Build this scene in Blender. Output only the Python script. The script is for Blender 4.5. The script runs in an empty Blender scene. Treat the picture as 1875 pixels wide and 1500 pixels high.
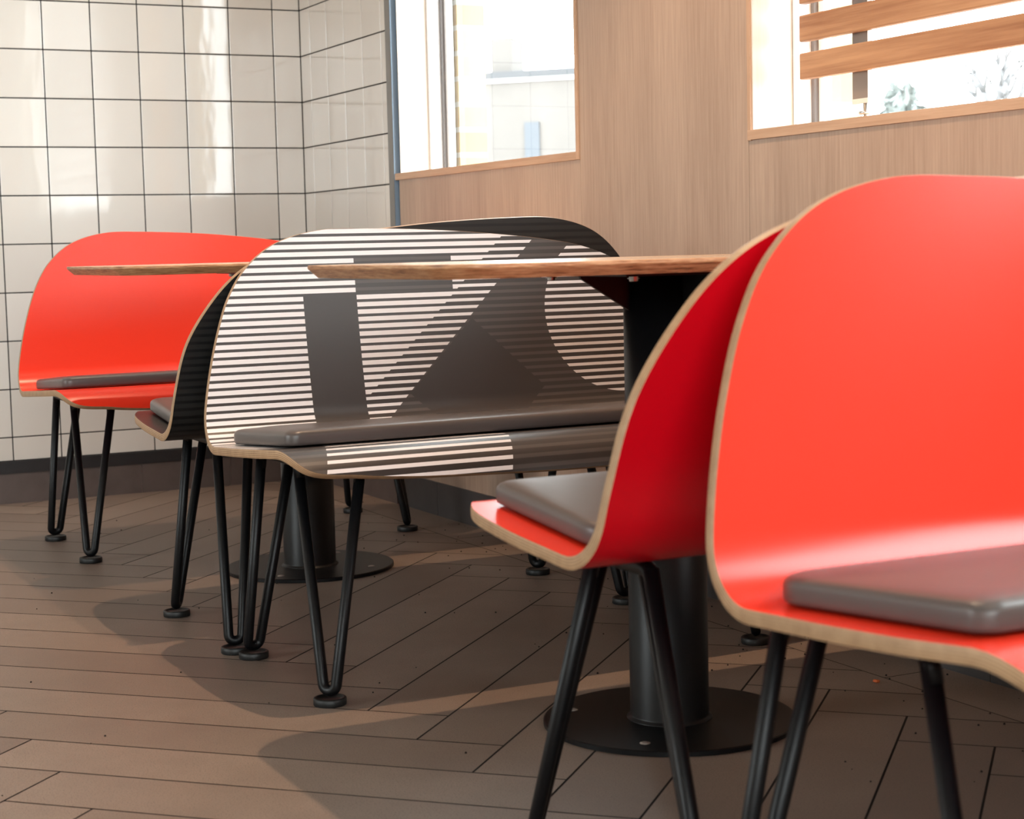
import bpy, bmesh, math, random
from mathutils import Vector, Matrix

SC = bpy.context.scene
COL = SC.collection
random.seed(7)

# ---------------------------------------------------------------- camera, world, lights, exposure
FPX = 3245.33
CAM = Vector((5.7035, -2.0844, 0.7698))
YAW, PITCH, ROLL = 0.462815, 0.091001, -0.023631
cy, sy, cp, sp = math.cos(YAW), math.sin(YAW), math.cos(PITCH), math.sin(PITCH)
fwd = Vector((-cy * cp, sy * cp, -sp))
right = Vector((sy, cy, 0.0))
up = right.cross(fwd)
cr_, sr_ = math.cos(ROLL), math.sin(ROLL)
r2 = right * cr_ + up * sr_
u2 = -right * sr_ + up * cr_
cd = bpy.data.cameras.new('camera')
cam = bpy.data.objects.new('camera', cd)
COL.objects.link(cam)
m = Matrix((r2, u2, -fwd)).transposed().to_4x4()
m.translation = CAM
cam.matrix_world = m
cd.sensor_width = 36.0
cd.sensor_fit = 'HORIZONTAL'
cd.lens = FPX * 36.0 / 1875.0
cd.clip_start = 0.05
cd.dof.use_dof = True
cd.dof.focus_distance = 3.6
cd.dof.aperture_fstop = 9.0
SC.camera = cam

SC.view_settings.view_transform = 'Standard'
SC.view_settings.look = 'None'
SC.view_settings.gamma = 1.0
SC.view_settings.exposure = 0.0
SC.cycles.use_denoising = True
SC.cycles.max_bounces = 8
SC.cycles.diffuse_bounces = 5
SC.cycles.glossy_bounces = 4
SC.cycles.transparent_max_bounces = 12
SC.cycles.sample_clamp_indirect = 6.0
SC.cycles.caustics_reflective = False
SC.cycles.caustics_refractive = False

world = bpy.data.worlds.new('sky')
SC.world = world
world.use_nodes = True
wn = world.node_tree.nodes
wb = wn['Background']
wb.inputs[0].default_value = (0.93, 0.97, 1.0, 1)
wb.inputs[1].default_value = 14.5


def area(name, loc, rot, sx, sy_, power, color, portal=False, spread=180):
    l = bpy.data.lights.new(name, 'AREA')
    l.shape = 'RECTANGLE'
    l.size, l.size_y = sx, sy_
    l.energy = power
    l.color = color
    l.spread = math.radians(spread)
    if portal:
        l.cycles.is_portal = True
    o = bpy.data.objects.new(name, l)
    o.location = loc
    o.rotation_euler = rot
    COL.objects.link(o)
    return o


# portals: help the sampler find the sky through the window openings (they emit nothing themselves)
area('window_portal', (1.36, 0.16, 1.75), (math.radians(-90), 0, 0), 1.0, 1.5, 1, (1, 1, 1), portal=True)
area('window_portal', (4.03, 0.16, 1.75), (math.radians(-90), 0, 0), 2.7, 1.5, 1, (1, 1, 1), portal=True)


area('window_portal', (2.2, -6.02, 1.77), (math.radians(90), 0, 0), 1.6, 1.75, 1, (1, 1, 1), portal=True)
area('window_portal', (8.62, -3.1, 2.0), (math.radians(90), 0, math.radians(90)), 4.2, 1.3, 1, (1, 1, 1), portal=True)


def spot(loc, power, color, size=math.radians(74), blend=0.7, rad=0.03):
    l = bpy.data.lights.new('ceiling_spotlight', 'SPOT')
    l.energy = power
    l.color = color
    l.spot_size = size
    l.spot_blend = blend
    l.shadow_soft_size = rad
    o = bpy.data.objects.new('ceiling_spotlight', l)
    o.location = loc
    COL.objects.link(o)


WARM = (1.0, 0.68, 0.44)
spot((2.86, -0.75, 2.8), 150, WARM, math.radians(84), 0.45, 0.014)
spot((1.20, -0.75, 2.8), 75, WARM, math.radians(58), 0.5, 0.014)
spot((4.52, -0.75, 2.8), 12, WARM, math.radians(50), 0.6, 0.014)

# ---------------------------------------------------------------- material helpers


def srgb(r, g, b):
    def f(c):
        c /= 255.0
        return c / 12.92 if c <= 0.04045 else ((c + 0.055) / 1.055) ** 2.4
    return (f(r), f(g), f(b), 1.0)


class NT:
    def __init__(self, name):
        self.m = bpy.data.materials.new(name)
        self.m.use_nodes = True
        self.t = self.m.node_tree
        self.b = self.t.nodes['Principled BSDF']

    def node(self, kind, **kw):
        n = self.t.nodes.new(kind)
        for k, v in kw.items():
            setattr(n, k, v)
        return n

    def link(self, a, b):
        self.t.links.new(a, b)

    def setin(self, sock, v):
        if hasattr(v, 'is_linked') or isinstance(v, bpy.types.NodeSocket):
            self.link(v, sock)
        else:
            sock.default_value = v

    def math(self, op, a, b=0.0, c=None):
        n = self.node('ShaderNodeMath', operation=op)
        self.setin(n.inputs[0], a)
        self.setin(n.inputs[1], b)
        if c is not None:
            self.setin(n.inputs[2], c)
        return n.outputs[0]

    def mix(self, f, a, b):
        n = self.node('ShaderNodeMix', data_type='RGBA')
        self.setin(n.inputs['Factor'], f)
        self.setin(n.inputs['A'], a)
        self.setin(n.inputs['B'], b)
        return n.outputs['Result']

    def coords(self, kind='Object', scale=(1, 1, 1), rot=(0, 0, 0)):
        tc = self.node('ShaderNodeTexCoord')
        mp = self.node('ShaderNodeMapping')
        mp.inputs['Scale'].default_value = scale
        mp.inputs['Rotation'].default_value = rot
        self.link(tc.outputs[kind], mp.inputs['Vector'])
        return mp.outputs['Vector']

    def noise(self, vec, scale=5.0, detail=4.0, rough=0.55, dist=0.0):
        n = self.node('ShaderNodeTexNoise')
        self.link(vec, n.inputs['Vector'])
        n.inputs['Scale'].default_value = scale
        n.inputs['Detail'].default_value = detail
        n.inputs['Roughness'].default_value = rough
        n.inputs['Distortion'].default_value = dist
        return n.outputs['Fac']

    def ramp(self, fac, stops):
        n = self.node('ShaderNodeValToRGB')
        els = n.color_ramp.elements
        while len(els) < len(stops):
            els.new(0.5)
        for e, (p, c) in zip(els, stops):
            e.position = p
            e.color = c
        self.link(fac, n.inputs['Fac'])
        return n.outputs['Color']

    def bump(self, h, strength=0.2, dist=0.01):
        n = self.node('ShaderNodeBump')
        n.inputs['Strength'].default_value = strength
        n.inputs['Distance'].default_value = dist
        self.link(h, n.inputs['Height'])
        self.link(n.outputs['Normal'], self.b.inputs['Normal'])

    def set(self, color=None, rough=None, metal=None, spec=None, coat=None, coatr=None):
        b = self.b
        if color is not None:
            self.setin(b.inputs['Base Color'], color)
        if rough is not None:
            self.setin(b.inputs['Roughness'], rough)
        if metal is not None:
            b.inputs['Metallic'].default_value = metal
        if spec is not None:
            b.inputs['Specular IOR Level'].default_value = spec
        if coat is not None:
            b.inputs['Coat Weight'].default_value = coat
        if coatr is not None:
            b.inputs['Coat Roughness'].default_value = coatr
        return self.m


def plain(name, col, rough=0.5, metal=0.0, spec=0.5, nscale=0.0, namt=0.12):
    n = NT(name)
    if nscale:
        f = n.noise(n.coords(), nscale, 5)
        dark = tuple(c * (1 - namt) for c in col[:3]) + (1,)
        lite = tuple(min(1, c * (1 + namt)) for c in col[:3]) + (1,)
        n.set(n.ramp(f, [(0.3, dark), (0.7, lite)]))
    else:
        n.set(col)
    return n.set(rough=rough, metal=metal, spec=spec)


def wood(name, c1, c2, axis='Z', fine=90.0, rough=0.5, contrast=(0.35, 0.65)):
    """grain that runs along one axis"""
    n = NT(name)
    k = {'X': (0.035, 1, 1), 'Y': (1, 0.035, 1), 'Z': (1, 1, 0.035)}[axis]
    v = n.coords(scale=k)
    a = n.noise(v, fine, 6, 0.65)
    v2 = n.coords(scale=tuple(x if x == 1 else 0.12 for x in k))
    b = n.noise(v2, 7.0, 3, 0.5, 0.6)
    w = n.math('ADD', n.math('MULTIPLY', a, 0.6), n.math('MULTIPLY', b, 0.4))
    n.set(n.ramp(w, [(contrast[0], c1), (contrast[1], c2)]), rough=rough)
    n.bump(a, 0.08, 0.002)
    return n.m


M = {}
M['panel_wood'] = wood('vertical_grain_oak_laminate', srgb(156, 130, 112), srgb(190, 165, 146), 'Z', 150, 0.45, (0.30, 0.70))
M['reveal_wood'] = wood('pale_oak_laminate', srgb(206, 193, 180), srgb(222, 211, 199), 'Z', 110, 0.45)
M['trim_wood'] = wood('oak_edging', srgb(176, 138, 110), srgb(206, 172, 144), 'X', 110, 0.5)
M['trim_wood_v'] = wood('oak_edging_upright', srgb(176, 138, 110), srgb(206, 172, 144), 'Z', 110, 0.5)
M['slat_wood'] = wood('oiled_oak', srgb(148, 102, 70), srgb(188, 144, 106), 'X', 70, 0.5, (0.38, 0.62))
M['black_gap'] = plain('black_shadow_gap', srgb(20, 18, 18), 0.8)
M['black_skirting'] = plain('black_skirting', srgb(34, 32, 33), 0.45, nscale=30)
M['tile_skirting'] = plain('brown_skirting_tile', srgb(84, 72, 68), 0.5, nscale=20)
M['grey_skirting'] = plain('grey_skirting_tile', srgb(66, 62, 62), 0.5, nscale=20)
M['skirting_joint'] = plain('skirting_joint', srgb(128, 118, 112), 0.8)
M['steel_trim'] = plain('brushed_steel_trim', srgb(128, 124, 120), 0.4, 0.3)
M['trim_return'] = plain('trim_painted_sky_reflection', srgb(150, 172, 194), 0.35, 0.25)  # blue sky reflection painted into the metal's base colour
M['black_steel'] = plain('black_powder_coated_steel', srgb(9, 9, 11), 0.40, 0.0, 0.28, nscale=260, namt=0.35)
M['black_rubber'] = plain('black_rubber', srgb(16, 16, 16), 0.5)
M['zinc'] = plain('zinc_plated_steel', srgb(190, 190, 188), 0.28, 1.0)
M['grey_steel'] = plain('grey_steel', srgb(138, 128, 121), 0.45, 0.2)
M['white_frame'] = plain('white_window_frame', srgb(240, 241, 242), 0.35)
M['gasket'] = plain('grey_gasket', srgb(112, 106, 104), 0.5)
M['ceiling_paint'] = plain('white_ceiling_paint', srgb(226, 222, 216), 0.9)
M['plaster'] = plain('warm_white_plaster', srgb(214, 205, 194), 0.8)
M['white_plastic'] = plain('white_plastic', srgb(220, 216, 208), 0.4)

# glass: clear pane with its own reflection
g = NT('window_glass')
tr = g.node('ShaderNodeBsdfTransparent')
tr.inputs[0].default_value = (0.96, 0.98, 0.97, 1)
gl = g.node('ShaderNodeBsdfGlossy')
gl.inputs['Roughness'].default_value = 0.02
fr = g.node('ShaderNodeFresnel')
fr.inputs[0].default_value = 1.45
geo = g.node('ShaderNodeNewGeometry')
mx = g.node('ShaderNodeMixShader')
g.link(g.math('MULTIPLY', fr.outputs[0], g.math('SUBTRACT', 1.0, geo.outputs['Backfacing'])), mx.inputs[0])
g.link(tr.outputs[0], mx.inputs[1])
g.link(gl.outputs[0], mx.inputs[2])
g.link(mx.outputs[0], g.t.nodes['Material Output'].inputs['Surface'])
M['glass'] = g.m

# ceramic tiles: glossy, slightly wavy glaze
n = NT('glazed_white_tile')
at = n.node('ShaderNodeAttribute', attribute_name='tone')
c = n.mix(at.outputs['Fac'], srgb(212, 204, 195), srgb(223, 216, 208))
n.set(c, rough=0.07, spec=0.62)
h = n.noise(n.coords(scale=(1, 1, 0.35)), 14, 2, 0.5)
n.bump(h, 0.11, 0.006)
M['tile'] = n.m
M['grout'] = plain('dark_grout', srgb(44, 42, 42), 0.9)

# floor planks: stone-look porcelain
n = NT('stone_look_plank')
at = n.node('ShaderNodeAttribute', attribute_name='tone')
c = n.mix(at.outputs['Fac'], srgb(118, 101, 90), srgb(142, 124, 111))
v = n.coords()
sp1 = n.noise(v, 420, 3, 0.7)
sp2 = n.noise(v, 9, 5, 0.6)
c = n.mix(n.ramp(sp1, [(0.36, (1, 1, 1, 1)), (0.47, (0, 0, 0, 1))]), c, srgb(84, 70, 62))
c = n.mix(n.math('MULTIPLY', n.ramp(sp2, [(0.4, (0, 0, 0, 1)), (0.75, (1, 1, 1, 1))]), 0.3), c, srgb(104, 90, 82))
rr = n.math('ADD', n.math('MULTIPLY', sp1, 0.3), 0.32)
n.set(c, rough=rr, spec=0.42)
n.bump(sp1, 0.12, 0.001)
M['plank'] = n.m
M['floor_grout'] = plain('floor_grout', srgb(26, 22, 20), 0.9)


def laminate(name, col, rough=0.34, spec=0.5):
    n = NT(name)
    n.set(col, rough=rough, spec=spec)
    return n.m


M['red'] = laminate('coral_red_laminate', srgb(228, 50, 27), 0.27, 0.5)
M['red_back'] = laminate('red_laminate_back', srgb(196, 5, 22), 0.27, 0.45)

# plywood edge: plies across the thickness (uv.y runs 0..1 through the sheet)
n = NT('plywood_edge')
uv = n.node('ShaderNodeUVMap')
sep = n.node('ShaderNodeSeparateXYZ')
n.link(uv.outputs[0], sep.inputs[0])
ply = n.math('PINGPONG', n.math('MULTIPLY', sep.outputs[1], 9.0), 1.0)
nz = n.noise(n.coords(), 60, 4, 0.6)
w = n.math('ADD', n.math('MULTIPLY', ply, 0.62), n.math('MULTIPLY', nz, 0.5))
n.set(n.ramp(w, [(0.25, srgb(128, 92, 62)), (0.75, srgb(192, 158, 122))]), rough=0.5)
M['ply_edge'] = n.m

n = NT('birch_ply_tabletop_edge')
v = n.coords(scale=(0.06, 0.06, 1))
a = n.noise(v, 420, 4, 0.7)
b_ = n.noise(n.coords(scale=(0.3, 0.3, 4)), 30, 4, 0.6)
w = n.math('ADD', n.math('MULTIPLY', a, 0.7), n.math('MULTIPLY', b_, 0.3))
n.set(n.ramp(w, [(0.34, srgb(96, 56, 34)), (0.47, srgb(176, 124, 84)), (0.66, srgb(216, 172, 128))]), rough=0.42)
M['table_edge'] = n.m
M['table_top'] = wood('oak_laminate_top', srgb(190, 158, 128), srgb(214, 184, 154), 'Y', 90, 0.22)

# vinyl cushion
n = NT('dark_taupe_vinyl')
v = n.coords()
f = n.noise(v, 700, 2, 0.5)
n.set(srgb(86, 78, 75), rough=0.36, spec=0.5)
n.bump(f, 0.08, 0.0005)
M['vinyl'] = n.m


def stripes_material(name, dark, mid, lite, front=True):
    """printed graphic: uv is (v, t) in metres measured on the sheet"""
    n = NT(name)
    uv = n.node('ShaderNodeUVMap')
    sep = n.node('ShaderNodeSeparateXYZ')
    n.link(uv.outputs[0], sep.inputs[0])
    MM = n.math
    v, t = MM('SUBTRACT', sep.outputs[0], 0.0125), sep.outputs[1]
    gt = lambda a, b: MM('GREATER_THAN', a, b)
    lt = lambda a, b: MM('LESS_THAN', a, b)
    AND = lambda *a: a[0] if len(a) == 1 else MM('MULTIPLY', a[0], AND(*a[1:]))
    OR = lambda *a: a[0] if len(a) == 1 else MM('MAXIMUM', a[0], OR(*a[1:]))
    NOT = lambda a: MM('SUBTRACT', 1.0, a)
    ph = MM('FRACT', MM('DIVIDE', MM('SUBTRACT', t, 0.1974 - 0.01442 * 60), 0.01442))
    full = lt(ph, 0.61)
    thin = AND(lt(ph, 0.61), gt(ph, 0.19))
    if front:
        lineL = MM('MULTIPLY_ADD', t, 1.0066, -0.178)
        stair = MM('MULTIPLY_ADD', t, 1.031, -0.265)
        lineR = MM('SUBTRACT', t, 0.0805)
        left = lt(v, stair)
        mid1 = AND(lt(v, lineL), NOT(left))
        cx = MM('SUBTRACT', v, 0.382)
        ct = MM('SUBTRACT', t, 0.215)
        circ = lt(MM('ADD', MM('MULTIPLY', cx, cx), MM('MULTIPLY', ct, ct)), 0.1737 ** 2)
        upr = AND(gt(v, lineR), gt(t, 0.283))
        rgt = OR(circ, upr)
        on_seat = lt(t, -0.02)
        white = OR(AND(left, full), AND(OR(mid1, rgt), thin))
        low = AND(thin, NOT(OR(left, mid1, rgt)))
        bar1 = AND(gt(v, -0.3175), lt(v, -0.2065), lt(t, 0.2665), gt(t, -0.2))
        bar2 = AND(gt(v, -0.2075), lt(v, 0.003), lt(t, 0.3405), gt(t, 0.2655))
        dv = MM('ABSOLUTE', MM('SUBTRACT', v, 0.0396))
        dt = MM('ABSOLUTE', MM('SUBTRACT', t, 0.0633))
        dia = lt(MM('ADD', dv, MM('MULTIPLY', dt, 1.03)), 0.1505)
        solid = OR(bar1, dia)
        white = AND(white, NOT(OR(solid, bar2)))
        low = AND(OR(low, AND(bar2, thin)), NOT(solid))
        # front lip of the seat
        lip = lt(t, -0.285)
        ph2 = MM('FRACT', MM('DIVIDE', MM('ADD', t, 0.3876 + 0.4), 0.0200))
        lipw = gt(ph2, 0.60)
        vq = MM('SUBTRACT', v, MM('MULTIPLY', MM('ADD', t, 0.372), 0.30))
        arc = MM('ADD', MM('POWER', MM('DIVIDE', MM('ADD', vq, 0.19), 0.093), 2.0),
                 MM('POWER', MM('DIVIDE', MM('MAXIMUM', MM('ADD', t, 0.372), 0.0), 0.064), 2.0))
        inbox = AND(gt(vq, -0.4455), OR(lt(vq, -0.19), lt(arc, 1.0)))
        white = OR(AND(NOT(lip), white), AND(lip, inbox, lipw))
        low = OR(AND(NOT(lip), low), AND(lip, NOT(inbox), lipw))
        c = n.mix(low, dark, mid)
        c = n.mix(white, c, lite)
    else:
        c = n.mix(full, dark, mid)
        vv = MM('ABSOLUTE', MM('SUBTRACT', MM('SUBTRACT', v, t), -0.72))
    f = n.noise(n.coords(), 300, 3, 0.6)
    n.set(c, rough=n.math('ADD', n.math('MULTIPLY', f, 0.08), 0.33), spec=0.5)
    return n.m


M['stripe_front'] = stripes_material('striped_graphic_laminate', srgb(57, 51, 49), srgb(80, 73, 70), srgb(232, 227, 228))
M['stripe_dark'] = stripes_material('dark_striped_laminate', srgb(13, 13, 14), srgb(34, 33, 32), None, front=False)

# ---------------------------------------------------------------- object helpers


def link_obj(name, bm, mats, parent=None, smooth=False, loc=None):
    me = bpy.data.meshes.new(name)
    bm.normal_update()
    bm.to_mesh(me)
    bm.free()
    o = bpy.data.objects.new(name, me)
    for mm in (mats if isinstance(mats, (list, tuple)) else [mats]):
        me.materials.append(mm)
    if smooth:
        for p in me.polygons:
            p.use_smooth = True
    COL.objects.link(o)
    if parent:
        o.parent = parent
    if loc:
        o.location = loc
    return o


def thing(name, label, cat, loc, rz=0.0, group=None):
    o = bpy.data.objects.new(name, None)
    o.empty_display_size = 0.1
    o.location = loc
    o.rotation_euler = (0, 0, rz)
    o['label'] = label
    o['category'] = cat
    if group:
        o['group'] = group
    COL.objects.link(o)
    return o


def struct(o):
    o['kind'] = 'structure'
    return o


def box(bm, x0, x1, y0, y1, z0, z1, mi=0, bev=0.0):
    r = bmesh.ops.create_cube(bm, size=1.0)
    vs = r['verts']
    for v in vs:
        v.co = Vector((x0 + (v.co.x + .5) * (x1 - x0), y0 + (v.co.y + .5) * (y1 - y0), z0 + (v.co.z + .5) * (z1 - z0)))
    fs = {f for v in vs for f in v.link_faces}
    for f in fs:
        f.material_index = mi
    if bev:
        es = list({e for v in vs for e in v.link_edges})
        bmesh.ops.bevel(bm, geom=es, offset=bev, segments=2, affect='EDGES', profile=0.6)


def boxes(name, lst, mat, parent=None, bev=0.0):
    bm = bmesh.new()
    for b in lst:
        box(bm, *b, bev=bev)
    return link_obj(name, bm, mat, parent)


def tube(bm, pts, r, seg=14, caps=True):
    """sweep a circle along a polyline with parallel-transport frames"""
    pts = [Vector(p) for p in pts]
    tans = []
    for i in range(len(pts)):
        a = pts[max(0, i - 1)]
        b = pts[min(len(pts) - 1, i + 1)]
        tans.append((b - a).normalized())
    n0 = tans[0].orthogonal().normalized()
    rings = []
    for i, (p, t) in enumerate(zip(pts, tans)):
        if i:
            ax = tans[i - 1].cross(t)
            if ax.length > 1e-7:
                ang = tans[i - 1].angle(t)
                n0 = Matrix.Rotation(ang, 3, ax.normalized()) @ n0
        b = t.cross(n0).normalized()
        rings.append([bm.verts.new(p + r * (math.cos(2 * math.pi * k / seg) * n0 + math.sin(2 * math.pi * k / seg) * b)) for k in range(seg)])
    for a, b in zip(rings, rings[1:]):
        for k in range(seg):
            bm.faces.new((a[k], a[(k + 1) % seg], b[(k + 1) % seg], b[k])).smooth = True
    if caps:
        bm.faces.new(list(reversed(rings[0])))
        bm.faces.new(rings[-1])


def lathe(bm, prof, seg=48, c=(0, 0, 0), smooth=True):
    """prof: list of (r, z)"""
    rings = []
    for r, z in prof:
        if r < 1e-6:
            rings.append([bm.verts.new((c[0], c[1], c[2] + z))])
        else:
            rings.append([bm.verts.new((c[0] + r * math.cos(2 * math.pi * k / seg), c[1] + r * math.sin(2 * math.pi * k / seg), c[2] + z)) for k in range(seg)])
    for a, b in zip(rings, rings[1:]):
        for k in range(seg):
            k2 = (k + 1) % seg
            if len(a) == 1 and len(b) == 1:
                continue
            if len(a) == 1:
                f = bm.faces.new((a[0], b[k2], b[k]))
            elif len(b) == 1:
                f = bm.faces.new((a[k], a[k2], b[0]))
            else:
                f = bm.faces.new((a[k], a[k2], b[k2], b[k]))
            f.smooth = smooth


def fillet(pts, rads, n=8):
    """round the inner corners of a polyline"""
    pts = [Vector(p) for p in pts]
    out = [pts[0]]
    for i in range(1, len(pts) - 1):
        p, a, b = pts[i], pts[i - 1], pts[i + 1]
        d1, d2 = (a - p).normalized(), (b - p).normalized()
        ang = d1.angle(d2)
        r = rads[i - 1]
        L = min(r / math.tan(ang / 2), (a - p).length * .48, (b - p).length * .48)
        r = L * math.tan(ang / 2)
        cen = p + (d1 + d2).normalized() * (r / math.sin(ang / 2))
        s, e = p + d1 * L - cen, p + d2 * L - cen
        tot = s.angle(e)
        ax = s.cross(e).normalized()
        for k in range(n + 1):
            out.append(cen + Matrix.Rotation(tot * k / n, 3, ax) @ s)
    out.append(pts[-1])
    return out


# ---------------------------------------------------------------- the room shell
T = 0.152
ROOM_X, ROOM_Y, H = 8.6, -6.0, 3.0

# floor: herringbone planks 900 x 145 at 45 degrees, a straight border course along the panelled wall
W_, L_ = 0.14552, 0.8983
S2 = math.sqrt(0.5)
X0OFF = 2.973 - (3 * W_ + L_) * S2
Y0OFF = -1.539


def clip(poly, ax, lim, keep_less):
    out = []
    for i in range(len(poly)):
        a, b = poly[i], poly[(i + 1) % len(poly)]
        ia = (a[ax] <= lim) == keep_less
        ib = (b[ax] <= lim) == keep_less
        if ia:
            out.append(a)
        if ia != ib:
            t = (lim - a[ax]) / (b[ax] - a[ax])
            out.append((a[0] + t * (b[0] - a[0]), a[1] + t * (b[1] - a[1])))
    return out


bm = bmesh.new()
lay = bm.faces.layers.float.new('tone')


def plank(p0, p1, q0, q1):
    g_ = 0.0018
    p0, p1, q0, q1 = p0 + g_, p1 - g_, q0 + g_, q1 - g_
    poly = [((p + q) * S2 + X0OFF, (p - q) * S2 + Y0OFF) for p, q in ((p0, q0), (p1, q0), (p1, q1), (p0, q1))]
    if min(x for x, y in poly) > ROOM_X or max(x for x, y in poly) < 0 or max(y for x, y in poly) < ROOM_Y:
        return
    for ax, lim, kl in ((1, -0.1405, True), (0, 0.0, False), (1, ROOM_Y, False), (0, ROOM_X, True)):
        if len(poly) < 3:
            return
        poly = clip(poly, ax, lim, kl)
    if len(poly) < 3:
        return
    f = bm.faces.new([bm.verts.new((x, y, 0.0)) for x, y in poly])
    if f.normal.z < 0:
        pass
    f[lay] = random.random()


for j in range(-4, 6):
    for k in range(-60, 70):
        ox, oy = j * L_, -j * L_
        plank(k * W_ + ox, k * W_ + L_ + ox, k * W_ + oy, (k + 1) * W_ + oy)
        plank(k * W_ + L_ + ox, (k + 1) * W_ + L_ + ox, (k + 1) * W_ - L_ + oy, (k + 1) * W_ + oy)
for i in range(11):
    x0 = i * 0.9 - 0.35
    x1 = min(x0 + 0.897, ROOM_X)
    x0 = max(0, x0)
    f = bm.faces.new([bm.verts.new(p) for p in ((x0, -0.138, 0), (x1, -0.138, 0), (x1, 0, 0), (x0, 0, 0))])
    f[lay] = random.random()
bmesh.ops.recalc_face_normals(bm, faces=bm.faces)
for f in bm.faces:
    f.normal_update()
    if f.normal.z < 0:
        f.normal_flip()
r = bm.faces.new([bm.verts.new(p) for p in ((0, ROOM_Y, -0.002), (ROOM_X, ROOM_Y, -0.002), (ROOM_X, 0, -0.002), (0, 0, -0.002))])
r.material_index = 1
bm2 = bm
box(bm2, -0.1, ROOM_X + .1, ROOM_Y - .1, 0.3, -0.1, -0.003, 1)
FLOOR = struct(link_obj('floor', bm, [M['plank'], M['floor_grout']]))


# tiled wall at the end of the row and its short return
def tile_wall(name, along, z0, joints_u, umax, ztop, extra):
    bm = bmesh.new()
    lay = bm.faces.layers.float.new('tone')
    gz = 0.0018
    us = joints_u
    zs = []
    z = 1.42494 - 10 * T
    while z < ztop + T:
        zs.append(z)
        z += T
    rnd = random.Random(3)
    for a, b in zip(us, us[1:]):
        for c_, d in zip(zs, zs[1:]):
            c2, d2 = max(c_, z0), min(d, ztop)
            if d2 - c2 < 0.01:
                continue
            n0 = len(bm.faces)
            tilt = (rnd.uniform(-1, 1) * .0011, rnd.uniform(-1, 1) * .0007)
            vs_before = set(bm.verts)
            if along == 'Y':
                box(bm, -0.012, 0.0, -b + gz, -a - gz, c2 + gz, d2 - gz, 0, 0.0016)
            else:
                box(bm, a + gz, b - gz, 0.0, 0.012, c2 + gz, d2 - gz, 0, 0.0016)
            new = [v for v in bm.verts if v not in vs_before]
            cu = (a + b) / 2
            cz = (c2 + d2) / 2
            for v in new:
                u = (-v.co.y if along == 'Y' else v.co.x) - cu
                off = u * tilt[0] * 4 + (v.co.z - cz) * tilt[1] * 4
                if along == 'Y':
                    v.co.x += off
                else:
                    v.co.y += off
            tone = rnd.random()
            bm.faces.ensure_lookup_table()
            for f in bm.faces[n0:]:
                f[lay] = tone
    for e in extra:
        box(bm, *e, mi=1)
    return struct(link_obj(name, bm, [M['tile'], M['grout']]))


ju = [0.0, 0.0955] + [0.0955 + T * k for k in range(1, 40)]
tile_wall('wall_left', 'Y', 0.134, ju, 6.0, H, [(-0.15, -0.0025, ROOM_Y, 0.15, 0.0, H)])
jx = [0.0] + [0.0919 + T * k for k in range(0, 5)] + [0.749]
tile_wall('wall_corner', 'X', 0.134, jx, 0.749, H, [(-0.15, 0.787, 0.0025, 0.17, 0.0, H)])

# skirtings
bm = bmesh.new()
ys = [0.0, -0.301, -0.602, -0.902] + [-0.902 - 0.3 * k for k in range(1, 18)]
for a, b in zip(ys, ys[1:]):
    box(bm, 0.0, 0.011, max(b, ROOM_Y) + 0.0012, a - 0.0012, 0.0, 0.096, 0)
box(bm, -0.002, 0.0085, ROOM_Y, 0.0, 0.0, 0.095, 1)
box(bm, -0.002, 0.014, ROOM_Y, 0.0, 0.096, 0.1335, 2)
struct(link_obj('baseboard_left', bm, [M['tile_skirting'], M['skirting_joint'], M['black_skirting']]))
bm = bmesh.new()
box(bm, 0.012, 0.749, -0.011, 0.0, 0.0, 0.096, 0)
box(bm, 0.014, 0.749, -0.014, 0.0, 0.096, 0.1335, 1)
struct(link_obj('baseboard_corner', bm, [M['tile_skirting'], M['black_skirting']]))
bm = bmesh.new()
xs = [0.75, 1.04, 1.44, 1.84, 2.24, 2.64, 3.04, 3.37] + [3.37 + .4 * k for k in range(1, 14)]
for a, b in zip(xs, xs[1:]):
    box(bm, a + 0.0008, min(b, ROOM_X) - 0.0008, -0.006, 0.004, 0.0, 0.097, 0)
box(bm, 0.75, ROOM_X, -0.004, 0.004, 0.0, 0.0965, 1)
struct(link_obj('baseboard_right', bm, [M['grey_skirting'], M['skirting_joint']]))

# panelled wall with window openings
WIN = [(0.812, 1.911), (2.655, 5.40)]
ZS, ZT = 0.978, 2.50
bm = bmesh.new()
seams = [0.812, 1.9255, 2.643, 4.56, 5.29, 7.51, ROOM_X]


def panel(x0, x1, z0, z1):
    if x1 - x0 > 0.004:
        box(bm, x0 + 0.0007, x1 - 0.0007, 0.0, 0.018, z0, z1, 0)


panel(0.812, 1.927, 0.097, ZS)
panel(1.927, 2.643, 0.097, H)
panel(2.643, 5.415, 0.097, ZS)
panel(5.415, ROOM_X, 0.097, H)
panel(0.812, 1.927, ZT, H)
panel(2.643, 5.415, ZT, H)
# solid wall behind
solid = [(0.787, 0.812, 0.02, 0.17, 0, H), (1.93, 2.643, 0.019, 0.17, 0, H), (5.42, ROOM_X + .15, 0.019, 0.17, 0, H)]
for a, b in WIN:
    solid += [(a - .002, b + .018, 0.019, 0.17, 0, ZS - 0.001), (a - .002, b + .018, 0.019, 0.17, ZT, H)]
for s in solid:
    box(bm, *s, mi=1)
struct(link_obj('wall_right', bm, [M['panel_wood'], M['black_gap']]))

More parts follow.
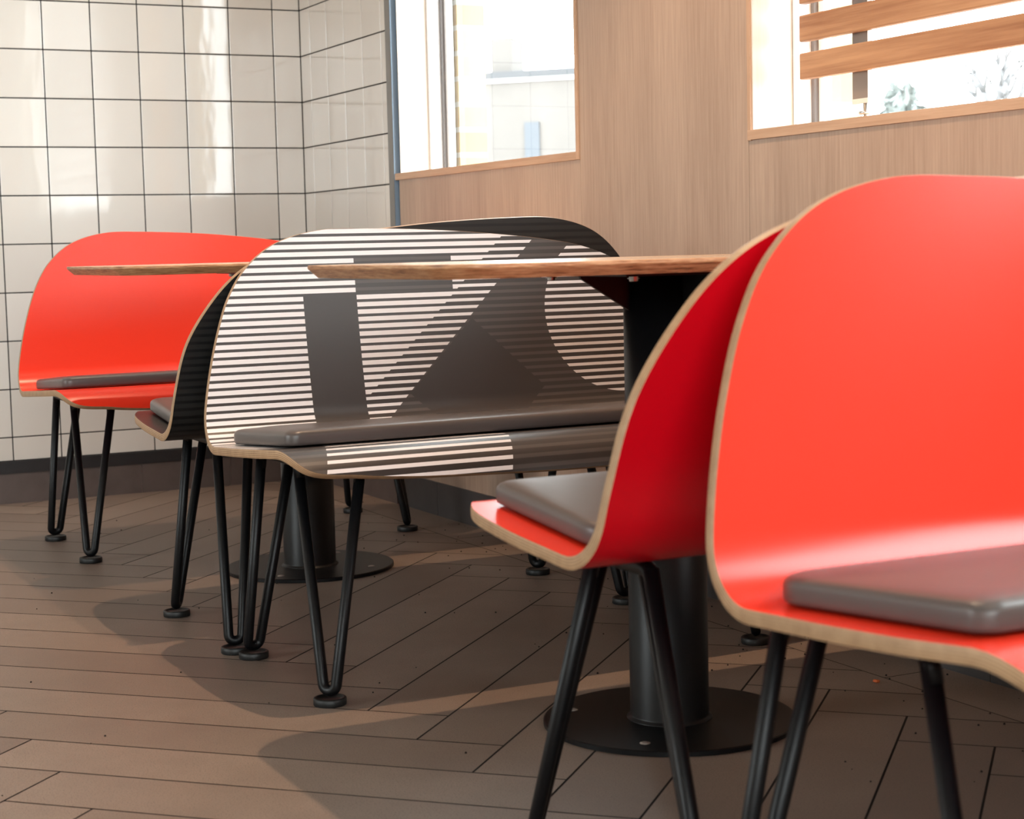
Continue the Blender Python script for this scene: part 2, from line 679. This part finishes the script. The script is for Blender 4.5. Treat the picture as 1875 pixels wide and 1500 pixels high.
# outer brick leaf
n = NT('yellow_brick')
bt = n.node('ShaderNodeTexBrick')
tcn = n.node('ShaderNodeTexCoord')
mpn = n.node('ShaderNodeMapping')
mpn.inputs['Rotation'].default_value = (math.radians(90), 0, 0)
n.link(tcn.outputs['Object'], mpn.inputs['Vector'])
n.link(mpn.outputs[0], bt.inputs['Vector'])
bt.inputs['Scale'].default_value = 1.0
bt.inputs['Brick Width'].default_value = 0.225
bt.inputs['Row Height'].default_value = 0.075
bt.inputs['Mortar Size'].default_value = 0.008
bt.inputs['Color1'].default_value = srgb(176, 146, 106)
bt.inputs['Color2'].default_value = srgb(190, 166, 128)
bt.inputs['Mortar'].default_value = srgb(200, 194, 184)
n.set(bt.outputs['Color'], rough=0.9)
M['brick'] = n.m
lst = [(-0.15, 0.86, 0.18, 0.27, -0.1, H), (1.95, 2.66, 0.18, 0.27, -0.1, H), (5.45, ROOM_X + .15, 0.18, 0.27, -0.1, H)]
for a, b in ((0.86, 1.95), (2.66, 5.45)):
    lst += [(a, b, 0.18, 0.27, -0.1, 0.93), (a, b, 0.18, 0.27, ZT + .02, H)]
struct(boxes('wall_outer', lst, M['brick']))

# steel corner trim at the end of the tiles
bm = bmesh.new()
box(bm, 0.749, 0.789, -0.006, 0.0, 0.097, H, 0)
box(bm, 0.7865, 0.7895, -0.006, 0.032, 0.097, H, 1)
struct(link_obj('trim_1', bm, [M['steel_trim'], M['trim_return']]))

# window sills / edge trims
for i, (a, b) in enumerate(WIN):
    bm = bmesh.new()
    a0 = 0.789 if i == 0 else a - 0.012
    box(bm, a0 if i else 0.789, b, -0.004, 0.115, ZS, 0.998, 0, 0.0006)
    box(bm, b + 0.0006, b + 0.0145, -0.004, 0.10, ZS, ZT + .014, 1, 0.0006)
    if i:
        box(bm, a - 0.0125, a - 0.0006, -0.003, 0.10, ZS - .002, ZT + .014, 1, 0.0006)
    box(bm, a0, b, -0.004, 0.115, ZT, ZT + 0.014, 0, 0.0006)
    struct(link_obj('trim_%d' % (i + 2), bm, [M['trim_wood'], M['trim_wood_v']]))

for i, (a, b) in enumerate(WIN):
    bm = bmesh.new()
    # pale reveal lining, left and right
    box(bm, a - 0.0005, a + 0.003, 0.001 if i else 0.005, 0.1005, 0.998, ZT, 0)
    root = struct(link_obj('window_%d' % (i + 1), bm, M['reveal_wood']))
    bm = bmesh.new()
    z0, z1 = 0.94, ZT + 0.02
    for s, e in ((a + .004, 1), (b - .004, -1)):
        x = lambda d: s + e * d
        lo = lambda d0, d1: (min(x(d0), x(d1)), max(x(d0), x(d1)))
        box(bm, *lo(0.0, 0.012), 0.100, 0.168, z0, z1, 0, 0.001)
        box(bm, *lo(0.024, 0.040), 0.147, 0.168, z0, z1, 0, 0.001)
    box(bm, a + .045, b - .045, 0.130, 0.168, 0.945, 0.990, 0, 0.001)
    box(bm, a + .045, b - .045, 0.130, 0.168, ZT - .05, ZT, 0, 0.001)
    link_obj('window_frame', bm, M['white_frame'], root)
    bm = bmesh.new()
    for s, e in ((a + .004, 1), (b - .004, -1)):
        x = lambda d: s + e * d
        lo = lambda d0, d1: (min(x(d0), x(d1)), max(x(d0), x(d1)))
        box(bm, *lo(0.0122, 0.0238), 0.137, 0.168, z0, z1, 0)
    link_obj('window_gasket', bm, M['gasket'], root)
    bm = bmesh.new()
    box(bm, a + .030, b - .030, 0.157, 0.161, 0.95, ZT, 0)
    link_obj('window_glass', bm, M['glass'], root)

# other walls and ceiling (behind and around the camera)
struct(boxes('ceiling', [(-0.15, ROOM_X + .15, ROOM_Y - .15, 0.17, H, H + .1)], M['ceiling_paint']))
Z1 = 2.65


def glazed_wall(wname, winname, axis, plane, out, u0, u1, lo, hi, bays, Z0):
    def bx(a0, a1, d0, d1, z0, z1):
        return (a0, a1, min(d0, d1), max(d0, d1), z0, z1) if axis == 'X' else (min(d0, d1), max(d0, d1), a0, a1, z0, z1)
    d = plane + out * .15
    struct(boxes(wname, [bx(lo, u0, plane, d, 0, H), bx(u1, hi, plane, d, 0, H), bx(u0, u1, plane, d, 0, Z0), bx(u0, u1, plane, d, Z1, H)], M['plaster']))
    lst = []
    for k in range(bays + 1):
        x = u0 + (u1 - u0) * k / bays
        a0, a1 = max(u0, x - .03), min(u1, x + .03)
        lst.append(bx(a0, a1, plane + out * .04, plane + out * .10, Z0, Z1))
    root = struct(boxes(winname, lst, M['white_frame']))
    boxes('window_glass', [bx(u0, u1, plane + out * .069, plane + out * .075, Z0, Z1)], M['glass'], root)


glazed_wall('wall_front', 'window_3', 'X', ROOM_Y, -1, 1.4, 3.0, -.15, ROOM_X, 2, 0.9)  # unseen window, added to light the panelled wall and raise the ambient
glazed_wall('wall_back', 'window_4', 'Y', ROOM_X, 1, -5.4, -1.0, ROOM_Y - .15, 0.018, 4, 1.2)  # unseen high window, added to brighten the surfaces that face it

# ---------------------------------------------------------------- benches
NSEG = 240
AL, RB, TL, RL, KAP = 0.06647, 0.07051, 0.34495, 0.08804, -0.42386


def make_profile(be):
    N = 1601
    a0, a1 = -0.5, 0.5
    dt = (a1 - a0) / (N - 1)
    turn = math.pi / 2 + AL - be
    hl = RB * turn / 2
    ang = []
    for i in range(N):
        t = a0 + i * dt
        if t < -TL:
            a = math.pi + AL - min((-TL - t) / RL, 1.4)
        elif t < -hl:
            a = math.pi + AL
        elif t > hl:
            a = math.pi / 2 + be + KAP * (t - hl)
        else:
            a = math.pi + AL - (t + hl) / RB
        ang.append(a)
    us, zs = [0.0], [0.0]
    for i in range(1, N):
        us.append(us[-1] + (math.cos(ang[i]) + math.cos(ang[i - 1])) / 2 * dt)
        zs.append(zs[-1] + (math.sin(ang[i]) + math.sin(ang[i - 1])) / 2 * dt)
    i0 = N // 2
    du, dz = us[i0] - 0.90404, zs[i0] - 0.43893
    us = [u - du for u in us]
    zs = [z - dz for z in zs]

    def f(t):
        x = (t - a0) / dt
        i = max(0, min(N - 2, int(x)))
        k = x - i
        return (us[i] + k * (us[i + 1] - us[i]), zs[i] + k * (zs[i + 1] - zs[i]), ang[i] + k * (ang[i + 1] - ang[i]))
    return f


OL = [[-0.4629, 0.0], [-0.4565, -0.2], [-0.452, -0.3], [-0.4423, -0.3928], [-0.4198, -0.4881], [-0.31, -0.5202], [-0.2, -0.5289], [-0.08, -0.5279], [0.0, -0.524], [0.08, -0.5121], [0.18, -0.4862], [0.27, -0.4528], [0.3341, -0.4121], [0.3837, -0.3489], [0.4086, -0.2597], [0.4099, -0.15], [0.4033, 0.0]]
OR_ = [[-0.4629, 0.0], [-0.4615, 0.16], [-0.454, 0.29], [-0.437, 0.395], [-0.396, 0.483], [-0.32, 0.5345], [-0.2, 0.5507], [-0.08, 0.5525], [0.0, 0.5514], [0.08, 0.5444], [0.18, 0.5212], [0.2708, 0.4632], [0.328, 0.398], [0.3623, 0.3167], [0.3803, 0.2231], [0.3928, 0.12], [0.4033, 0.0]]


def catmull_closed(P, n=10):
    out = []
    N = len(P)
    for i in range(N):
        a, b, c, d = P[i - 1], P[i], P[(i + 1) % N], P[(i + 2) % N]
        for k in range(n):
            s = k / n
            out.append(tuple(.5 * ((2 * b[j]) + (-a[j] + c[j]) * s + (2 * a[j] - 5 * b[j] + 4 * c[j] - d[j]) * s * s + (-a[j] + 3 * b[j] - 3 * c[j] + d[j]) * s ** 3) for j in (0, 1)))
    return out


def outline(top_scale):
    P = OL + OR_[::-1][1:-1]
    o = catmull_closed(P, 9)
    return [((0.25 + (t - 0.25) * top_scale) if t > 0.25 else t, v) for t, v in o]


THK = 0.0150


def shell_mesh(be, top_scale, mats):
    prof = make_profile(be)
    ol = outline(top_scale)
    NR = 64
    bm = bmesh.new()
    uvl = bm.loops.layers.uv.new('UVMap')

    def P(t, v, off):
        u, z, a = prof(t)
        # normal towards the sitter: direction of travel rotated by -90 degrees
        nx, nz = math.sin(a), -math.cos(a)
        return Vector((u - 1.03 - nx * off, v, z - nz * off))
    grid = {}
    for side, off in ((0, 0.0), (1, THK)):
        g_ = []
        for r in range(NR + 1):
            k = r / NR
            if r == 0:
                g_.append([bm.verts.new(P(-0.02, 0, off))])
            else:
                g_.append([bm.verts.new(P(-0.02 + (t + .02) * k, v * k, off)) for t, v in ol])
        grid[side] = g_
    N = len(ol)
    tv = lambda r, i: (-0.02 + (ol[i][0] + .02) * r / NR, ol[i][1] * r / NR)
    for side in (0, 1):
        g_ = grid[side]
        for r in range(NR):
            for i in range(N):
                j = (i + 1) % N
                if r == 0:
                    vs = [g_[0][0], g_[1][i], g_[1][j]]
                    cs = [(-.02, 0), tv(1, i), tv(1, j)]
                else:
                    vs = [g_[r][i], g_[r + 1][i], g_[r + 1][j], g_[r][j]]
                    cs = [tv(r, i), tv(r + 1, i), tv(r + 1, j), tv(r, j)]
                if side == 0:
                    vs, cs = vs[::-1], cs[::-1]
                f = bm.faces.new(vs)
                f.smooth = True
                f.material_index = side
                for lp, (t, v) in zip(f.loops, cs):
                    lp[uvl].uv = (v, t)
    # plywood edge as its own strip, slightly crowned
    rings = []
    rel = [(0.0, 0.0), (0.0006, 0.12), (0.0009, .5), (0.0006, .88), (0.0, 1.0)]
    cen = (0.0, 0.0)
    for out, k in rel:
        row = []
        for i, (t, v) in enumerate(ol):
            L = math.hypot(t, v)
            row.append(bm.verts.new(P(t + t / L * out, v + v / L * out, THK * k)))
        rings.append(row)
    for a in range(len(rel) - 1):
        arc = 0.0
        for i in range(N):
            j = (i + 1) % N
            f = bm.faces.new((rings[a][i], rings[a][j], rings[a + 1][j], rings[a + 1][i]))
            f.smooth = True
            f.material_index = 2
            ks = (rel[a][1], rel[a][1], rel[a + 1][1], rel[a + 1][1])
            for lp, kk, x in zip(f.loops, ks, (i, i + 1, i + 1, i)):
                lp[uvl].uv = (x * 0.02, kk)
    bmesh.ops.recalc_face_normals(bm, faces=[f for f in bm.faces if f.material_index == 2])
    return bm, prof


def cushion_mesh(prof, vl=(0.499, 0.485), vr=(0.516, 0.503), u0=0.930, u1=1.232):
    bm = bmesh.new()
    # base outline, rounded corners, counter-clockwise seen from above
    c = [(u0, -vl[0]), (u1, -vl[1]), (u1, vr[1]), (u0, vr[0])]
    pts = []
    n = len(c)
    for i in range(n):
        p, a, b = Vector(c[i]), Vector(c[i - 1]), Vector(c[(i + 1) % n])
        d1, d2 = (a - p).normalized(), (b - p).normalized()
        rr = 0.022 if i in (1, 2) else 0.05
        ang = d1.angle(d2)
        L = rr / math.tan(ang / 2)
        cen = p + (d1 + d2).normalized() * (rr / math.sin(ang / 2))
        s, e = p + d1 * L - cen, p + d2 * L - cen
        a0_, a1_ = math.atan2(s.y, s.x), math.atan2(e.y, e.x)
        while a1_ - a0_ > math.pi:
            a1_ -= 2 * math.pi
        while a1_ - a0_ < -math.pi:
            a1_ += 2 * math.pi
        for k in range(9):
            aa = a0_ + (a1_ - a0_) * k / 8
            pts.append((cen.x + rr * math.cos(aa), cen.y + rr * math.sin(aa)))
        # extra points along the long side
        q = Vector(pts[-1])
        nxt = Vector(c[(i + 1) % n])
        for k in range(1, 14):
            w = k / 14
            tgt = nxt + (p - nxt).normalized() * 0.05
            x = q.lerp(tgt, w)
            pts.append((x.x, x.y))
    cu = ((u0 + u1) / 2, 0.0)

    def zseat(u):
        return 0.4277 + (u - 1.0) * math.tan(AL) + 0.004

    def inset(p, d):
        dx, dy = cu[0] - p[0], -p[1]
        # inset towards the centre line, not the centre, to keep the width even
        k = min(1.0, d / 0.14)
        return (p[0] + (cu[0] - p[0]) * k, p[1] - math.copysign(min(abs(p[1]), d), p[1]) * (1 if abs(p[1]) > 0.02 else 0))
    prof_ = [(0.003, 0.0), (0.0004, 0.0025), (0.0, 0.006), (0.0, 0.0165), (0.0009, 0.0205), (0.0034, 0.0238), (0.0072, 0.0258), (0.013, 0.0270), (0.024, 0.0280), (0.05, 0.0292), (0.09, 0.0300), (0.139, 0.0303)]
    rings = []
    for d, h in prof_:
        rings.append([bm.verts.new((inset(p, d)[0] - 1.03, inset(p, d)[1], zseat(p[0] if d < .05 else inset(p, d)[0]) + h)) for p in pts])
    N = len(pts)
    for a, b in zip(rings, rings[1:]):
        for i in range(N):
            j = (i + 1) % N
            try:
                bm.faces.new((a[i], a[j], b[j], b[i])).smooth = True
            except ValueError:
                pass
    bm.faces.new(rings[0][::-1])
    bm.faces.new(rings[-1])
    bmesh.ops.remove_doubles(bm, verts=bm.verts, dist=0.0002)
    bmesh.ops.recalc_face_normals(bm, faces=bm.faces)
    return bm


P_ = 1.66
YC = -0.6215
XC = 1.631


def bench(o, s, dx, dy, dz, yaw, lx, ly, be, ts, mats, label, group=None, uo_f=1.11, uo_r=0.915, ui_r=0.905, ui_f=1.228):
    """o: row origin, s: +1 faces the camera side, -1 faces away"""
    base = Vector((o + dx + s * 1.03, YC + dy, 0))
    root = thing('bench', label, 'bench', base, yaw + (0 if s > 0 else math.pi), group)
    bm, prof = shell_mesh(be, ts, mats)
    sh = link_obj('seat_shell', bm, mats, root, loc=(0, 0, dz))
    bm = cushion_mesh(prof)
    link_obj('seat_cushion', bm, M['vinyl'], root, loc=(0, 0, dz))
    inv = Matrix.Rotation(-(yaw + (0 if s > 0 else math.pi)), 3, 'Z')

    def loc(u, w, z):
        # u, w measured in the bench's own nominal frame; z from the floor
        wp = Vector((o + s * u + lx, YC + s * w + ly, z))
        q = inv @ (wp - base)
        return Vector((q.x, q.y, z))
    RR = 0.0096
    ztop = 0.4045
    for sgn in (-1, 1):
        feet = {}
        for nm, uf, uo, ui, wi in (('front', 1.241, uo_f, ui_f, 0.362), ('rear', 0.832, uo_r, ui_r, 0.372)):
            f = loc(uf, sgn * 0.437, 0.014)
            a = loc(uo, sgn * 0.434, ztop)
            b = loc(ui, sgn * wi, ztop)
            da = (a - f).normalized()
            db = (b - f).normalized()
            zlow = Vector((0, 0, 0.0))
            fl = f + Vector((0, 0, RR))
            # small U at the bottom
            sep = (a - b)
            sep.z = 0
            sep.normalize()
            w = 0.0125
            pa = fl + da * 0.035 + sep * w
            pb = fl + db * 0.035 - sep * w
            p = fillet([a, fl + sep * w * 1.0, fl - sep * w * 1.0, b], [0.02, 0.02], 7)
            feet[nm] = (a, b, f)
            bm = bmesh.new()
            tube(bm, p, RR, 14)
            leg = link_obj('leg', bm, M['black_steel'], root)
            bm = bmesh.new()
            prof_ = [(0.0, 0.0), (0.0275, 0.0), (0.0285, 0.0015), (0.0285, 0.0115), (0.0272, 0.013), (0.0235, 0.013), (0.0225, 0.0105), (0.0, 0.0100)]
            lathe(bm, prof_, 32, (f.x, f.y, 0.0))
            bmesh.ops.recalc_face_normals(bm, faces=bm.faces)
            link_obj('foot_pad', bm, M['black_rubber'], leg)
        for idx in (0, 1):
            a, b = feet['rear'][idx], feet['front'][idx]
            fa, fb = feet['rear'][2], feet['front'][2]
            e1 = a + (fa - a).normalized() * 0.03
            e2 = b + (fb - b).normalized() * 0.03
            p = fillet([e1, a + Vector((0, 0, 0.0)), b, e2], [0.022, 0.022], 8)
            bm = bmesh.new()
            tube(bm, p, RR * 1.01, 14)
            link_obj('leg_rail', bm, M['black_steel'], root)
    return root


RED = [M['red'], M['red_back'], M['ply_edge']]
STR = [M['stripe_front'], M['stripe_dark'], M['ply_edge']]
DRK = [M['stripe_dark'], M['stripe_dark'], M['ply_edge']]
BE = 0.2211
bench(0.0, 1, 0.0389, -0.0148, 0.0015, 0.0171, 0.0, -0.004, BE, 1.0, RED,
      'coral red plywood bench standing nearest the tiled wall')
bench(2 * XC, -1, -0.0306, 0.0240, -0.0039, -0.0105, 0.0, -0.004, BE, 1.0, DRK,
      'dark bench with faint stripes, back to back behind the black-and-white striped one')
bench(P_, 1, -0.0486, 0.0189, -0.0060, 0.0092, 0.0, 0.012, BE - 0.009, 0.8967, STR,
      'bench printed with black-and-white stripes and geometric shapes, grey cushion')
bench(2 * XC + P_, -1, 0.0426, -0.0087, 0.0088, -0.0004, 0.026, -0.010, BE, 1.0, RED,
      'red bench seen from behind, facing the nearer table', uo_f=1.075, uo_r=0.945, ui_r=1.07, ui_f=1.17)
bench(2 * P_, 1, 0.0594, -0.0047, -0.0006, -0.0097, 0.024, -0.010, BE, 1.0, RED,
      'large coral red bench in the foreground at the right, facing the camera', uo_f=1.135)


# ---------------------------------------------------------------- tables
def table(x, y, label):
    root = thing('table', label, 'table', (x, y, 0), 0, 'pedestal tables between the benches')
    a, b, rad = 0.30, 0.510, 0.085
    # rounded rectangle outline
    def rr(da):
        A, B, R = a - da, b - da, max(rad - da, .01)
        pts = []
        for cx, cy_, a0 in ((A - R, B - R, 0), (-A + R, B - R, 90), (-A + R, -B + R, 180), (A - R, -B + R, 270)):
            for k in range(13):
                an = math.radians(a0 + 90 * k / 12)
                pts.append((cx + R * math.cos(an), cy_ + R * math.sin(an)))
        return pts
    ZT_ = 0.7495
    bm = bmesh.new()
    lev = [(0.0012, 0.0), (0.0, -0.0012), (0.0, -0.0045), (0.0008, -0.0062), (0.016, -0.0198), (0.0175, -0.0203)]
    rings = [[bm.verts.new((px, py, ZT_ + dz)) for px, py in rr(d)] for d, dz in lev]
    N = len(rings[0])
    for i_, (p, q) in enumerate(zip(rings, rings[1:])):
        for i in range(N):
            j = (i + 1) % N
            f = bm.faces.new((p[i], p[j], q[j], q[i]))
            f.material_index = 1
    f = bm.faces.new(rings[0])
    f.material_index = 0
    f = bm.faces.new(rings[-1][::-1])
    f.material_index = 1
    bmesh.ops.recalc_face_normals(bm, faces=bm.faces)
    link_obj('tabletop', bm, [M['table_top'], M['table_edge']], root)
    # pedestal
    bm = bmesh.new()
    lathe(bm, [(0.0, 0.008), (0.070, 0.008), (0.069, 0.0105), (0.0645, 0.013), (0.0635, 0.016), (0.0635, 0.723), (0.0, 0.723)], 56)
    bmesh.ops.recalc_face_normals(bm, faces=bm.faces)
    link_obj('column', bm, M['black_steel'], root)
    bm = bmesh.new()
    lathe(bm, [(0.0, 0.0), (0.203, 0.0), (0.2045, 0.0012), (0.2045, 0.0078), (0.2025, 0.0092), (0.0, 0.0092)], 96, smooth=False)
    bmesh.ops.recalc_face_normals(bm, faces=bm.faces)
    bs = link_obj('base_plate', bm, M['black_steel'], root)
    for k in range(4):
        an = math.radians(45 + 90 * k)
        bm = bmesh.new()
        lathe(bm, [(0.0, 0.0112), (0.0055, 0.0108), (0.0085, 0.0096), (0.0085, 0.0088)], 16, (0.163 * math.cos(an), 0.163 * math.sin(an), 0))
        bmesh.ops.recalc_face_normals(bm, faces=bm.faces)
        link_obj('base_screw', bm, M['grey_steel'], bs)
    # top plate and four gussets
    bm = bmesh.new()
    box(bm, -0.16, 0.16, -0.16, 0.16, 0.7235, 0.7288, 0, 0.001)
    link_obj('mounting_plate', bm, M['black_steel'], root)
    for k in range(4):
        bm = bmesh.new()
        rot = Matrix.Rotation(math.radians(90 * k), 3, 'Z')
        prof2 = [(0.060, 0.7232), (0.150, 0.7232), (0.150, 0.7200), (0.0645, 0.668), (0.060, 0.668)]
        vs = []
        for yy in (-0.003, 0.003):
            vs.append([bm.verts.new(rot @ Vector((px, yy, pz))) for px, pz in prof2])
        n_ = len(prof2)
        bm.faces.new(vs[0])
        bm.faces.new(vs[1][::-1])
        for i in range(n_):
            j = (i + 1) % n_
            bm.faces.new((vs[0][i], vs[1][i], vs[1][j], vs[0][j]))
        bmesh.ops.recalc_face_normals(bm, faces=bm.faces)
        link_obj('gusset', bm, M['black_steel'], root)
    for bx, by in ((0.13, -0.13), (0.13, 0.13), (-0.13, -0.13), (-0.13, 0.13)):
        bm = bmesh.new()
        lathe(bm, [(0.0, 0.7155), (0.0055, 0.7155), (0.007, 0.7165), (0.007, 0.7195), (0.0095, 0.7197), (0.0095, 0.7208), (0.007, 0.7210), (0.007, 0.7235)], 6 * 4, (bx, by, 0), smooth=False)
        bmesh.ops.recalc_face_normals(bm, faces=bm.faces)
        link_obj('bolt', bm, M['zinc'], root)
    return root


table(1.634, -0.617, 'pedestal table with plywood-edged top, farther one, before the red bench by the tiles')
table(3.296, -0.611, 'pedestal table with plywood-edged top, nearer one, before the striped bench')

# ---------------------------------------------------------------- slatted screen in the second window
root = thing('slatted_screen', 'oak slatted screen on a steel post standing on the right window sill', 'screen', (2.708, 0.08, 0.998))
for k in range(16):
    z = 1.0955 + k * 0.0755
    if z > 2.35:
        break
    bm = bmesh.new()
    box(bm, 0.0, 1.72, 0.0, 0.018, z - 0.998, z - 0.998 + 0.053, 0, 0.0035)
    sl = link_obj('slat', bm, M['slat_wood'], root)
    for v in sl.data.vertices:
        pass
for x in (0.150, 1.50):
    bm = bmesh.new()
    box(bm, x, x + 0.048, 0.0185, 0.030, 0.044, 1.36, 0, 0.001)
    post = link_obj('post', bm, M['grey_steel'], root)
    bm = bmesh.new()
    box(bm, x - 0.001, x + 0.049, 0.018, 0.032, 0.036, 0.046, 0, 0.001)
    link_obj('post_cap', bm, M['white_plastic'], post)
    bm = bmesh.new()
    lathe(bm, [(0.0, 0.0005), (0.009, 0.0005), (0.010, 0.002), (0.0095, 0.004), (0.004, 0.006), (0.004, 0.014), (0.0125, 0.0145), (0.0135, 0.017), (0.0125, 0.020), (0.004, 0.021), (0.004, 0.037), (0.0, 0.037)], 20, (x + 0.036, 0.022, 0))
    bmesh.ops.recalc_face_normals(bm, faces=bm.faces)
    link_obj('levelling_foot', bm, M['zinc'], post)

# ---------------------------------------------------------------- crumbs and scuffs on the floor
rnd = random.Random(11)
M['crumb'] = plain('orange_crumb', srgb(190, 92, 40), 0.7)
M['dark_crumb'] = plain('dark_crumb', srgb(30, 22, 18), 0.8)


def crumb(x, y, r, mat, label):
    bm = bmesh.new()
    bmesh.ops.create_icosphere(bm, subdivisions=2, radius=1.0)
    for v in bm.verts:
        k = 1 + rnd.uniform(-.25, .25)
        v.co = Vector((v.co.x * r * 1.3 * k, v.co.y * r * k, (v.co.z * 0.5 * k + 0.45) * r))
    mz = min(v.co.z for v in bm.verts)
    for v in bm.verts:
        v.co.z -= mz
    o = link_obj('crumb', bm, mat, None, loc=(x, y, 0.0))
    o['label'] = label
    o['category'] = 'crumb'
    return o


crumb(3.268, -0.172, 0.0055, M['crumb'], 'orange crumb on the floor planks beneath the big foreground bench')
bm = bmesh.new()
for k in range(230):
    if k < 150:
        x, y = rnd.uniform(0.6, 3.9), -abs(rnd.gauss(0.0, 0.28)) - 0.01
    else:
        x, y = rnd.uniform(0.5, 4.0), rnd.uniform(-2.0, -0.1)
    rr = rnd.uniform(0.0008, 0.0022)
    r_ = bmesh.ops.create_icosphere(bm, subdivisions=1, radius=rr)
    for v in r_['verts']:
        v.co = Vector((v.co.x + x, v.co.y + y, max(0.0, v.co.z + rr * .6)))
o = link_obj('floor_grit', bm, M['dark_crumb'], FLOOR)
o['kind'] = 'stuff'

# ---------------------------------------------------------------- outside
M['asphalt'] = plain('grey_paving', srgb(150, 146, 140), 0.9, nscale=2)  # plain grey paving with mild tonal noise
M['house_wall'] = plain('pale_house_wall', srgb(91, 87, 84), 0.9, nscale=1)
M['house_dark'] = plain('dark_fascia', srgb(66, 67, 70), 0.8)
M['house_pane'] = plain('garage_door', srgb(74, 78, 84), 0.8)
M['bark'] = plain('grey_bark', srgb(104, 104, 106), 0.9, nscale=8)
M['leaf'] = plain('dusty_green_leaves', srgb(104, 110, 108), 0.8, nscale=4)
struct(boxes('ground', [(-40, 30, 0.27, 45, -0.2, -0.1), (-40, 30, -40, ROOM_Y - .15, -0.2, -0.1), (ROOM_X + .15, 30, ROOM_Y - .15, 0.27, -0.2, -0.1)], M['asphalt']))

root = thing('house', 'pale house with flat dark fascia and chimney seen through the left window', 'house', (-11.14, 6.08, -0.1), math.radians(45))
boxes('wall', [(0.0, 3.4, 0, 4, 0.0, 2.58)], M['house_wall'], root)
boxes('roof_fascia', [(-0.03, 3.4, -0.06, 4.05, 2.62, 2.69)], M['house_dark'], root)
boxes('soffit_board', [(0.0, 3.4, -0.02, 4.0, 2.58, 2.62)], M['white_frame'], root)
boxes('chimney', [(0.02, 0.25, 0.2, 0.6, 2.69, 3.06)], M['house_wall'], root)
boxes('house_window', [(0.44, 0.60, -0.02, 0.01, 1.80, 2.16)], M['house_pane'], root)

# shrub and bare tree
def shrub(name, loc, size, wx, label, cat, seed):
    rnd2 = random.Random(seed)
    root = thing(name, label, cat, loc)
    bm = bmesh.new()
    for k in range(1400):
        th = rnd2.uniform(0, 2 * math.pi)
        ph = math.acos(rnd2.uniform(-0.6, 1))
        rr_ = size * (0.55 + 0.45 * rnd2.random())
        c_ = Vector((wx * rr_ * math.sin(ph) * math.cos(th), wx * rr_ * math.sin(ph) * math.sin(th), size * 1.0 + rr_ * math.cos(ph) * .9))
        d = Vector((rnd2.gauss(0, 1), rnd2.gauss(0, 1), rnd2.gauss(0, 1))).normalized()
        e = d.orthogonal().normalized()
        L = 0.09
        w_ = 0.03
        bm.faces.new([bm.verts.new(c_ + d * L), bm.verts.new(c_ + e * w_), bm.verts.new(c_ - d * L), bm.verts.new(c_ - e * w_)])
    link_obj('foliage', bm, M['leaf'], root)
    bm = bmesh.new()
    for k in range(5):
        a = k * 1.26
        tube(bm, [(0, 0, 0), (0.1 * math.cos(a), 0.1 * math.sin(a), size * .5), (size * .4 * wx * math.cos(a), size * .4 * wx * math.sin(a), size * 1.2)], 0.02, 7)
    link_obj('stem', bm, M['bark'], root)


shrub('shrub', (-8.0, 9.0, -0.1), 1.27, 0.24, 'narrow leafy shrub outside the right window, left of the bare tree', 'shrub', 5)
root = thing('bare_tree', 'bare branching tree outside the right window below the oak slats', 'tree', (-6.75, 9.0, -0.1))
bm = bmesh.new()
bm_tw = bmesh.new()
rt = random.Random(21)


def branch(p, d, L, r, depth):
    q = p + d * L
    mid = p.lerp(q, .5) + Vector((rt.uniform(-.1, .1), rt.uniform(-.1, .1), rt.uniform(-.02, .1))) * L
    tube(bm if depth > 1 else bm_tw, [p, mid, q], r, 7)
    if depth == 0:
        return
    for k in range(3 if depth > 1 else 2):
        nd = (d + Vector((rt.uniform(-1, 1), rt.uniform(-.6, .6), rt.uniform(-.2, .7))) * 0.85).normalized()
        branch(q, nd, (0.5 if depth == 4 else L) * rt.uniform(.6, .8), r * .6, depth - 1)


branch(Vector((0, 0, 0)), Vector((0.05, 0, 1)), 1.55, 0.07, 4)
link_obj('trunk', bm, M['bark'], root)
link_obj('twigs', bm_tw, M['bark'], root)
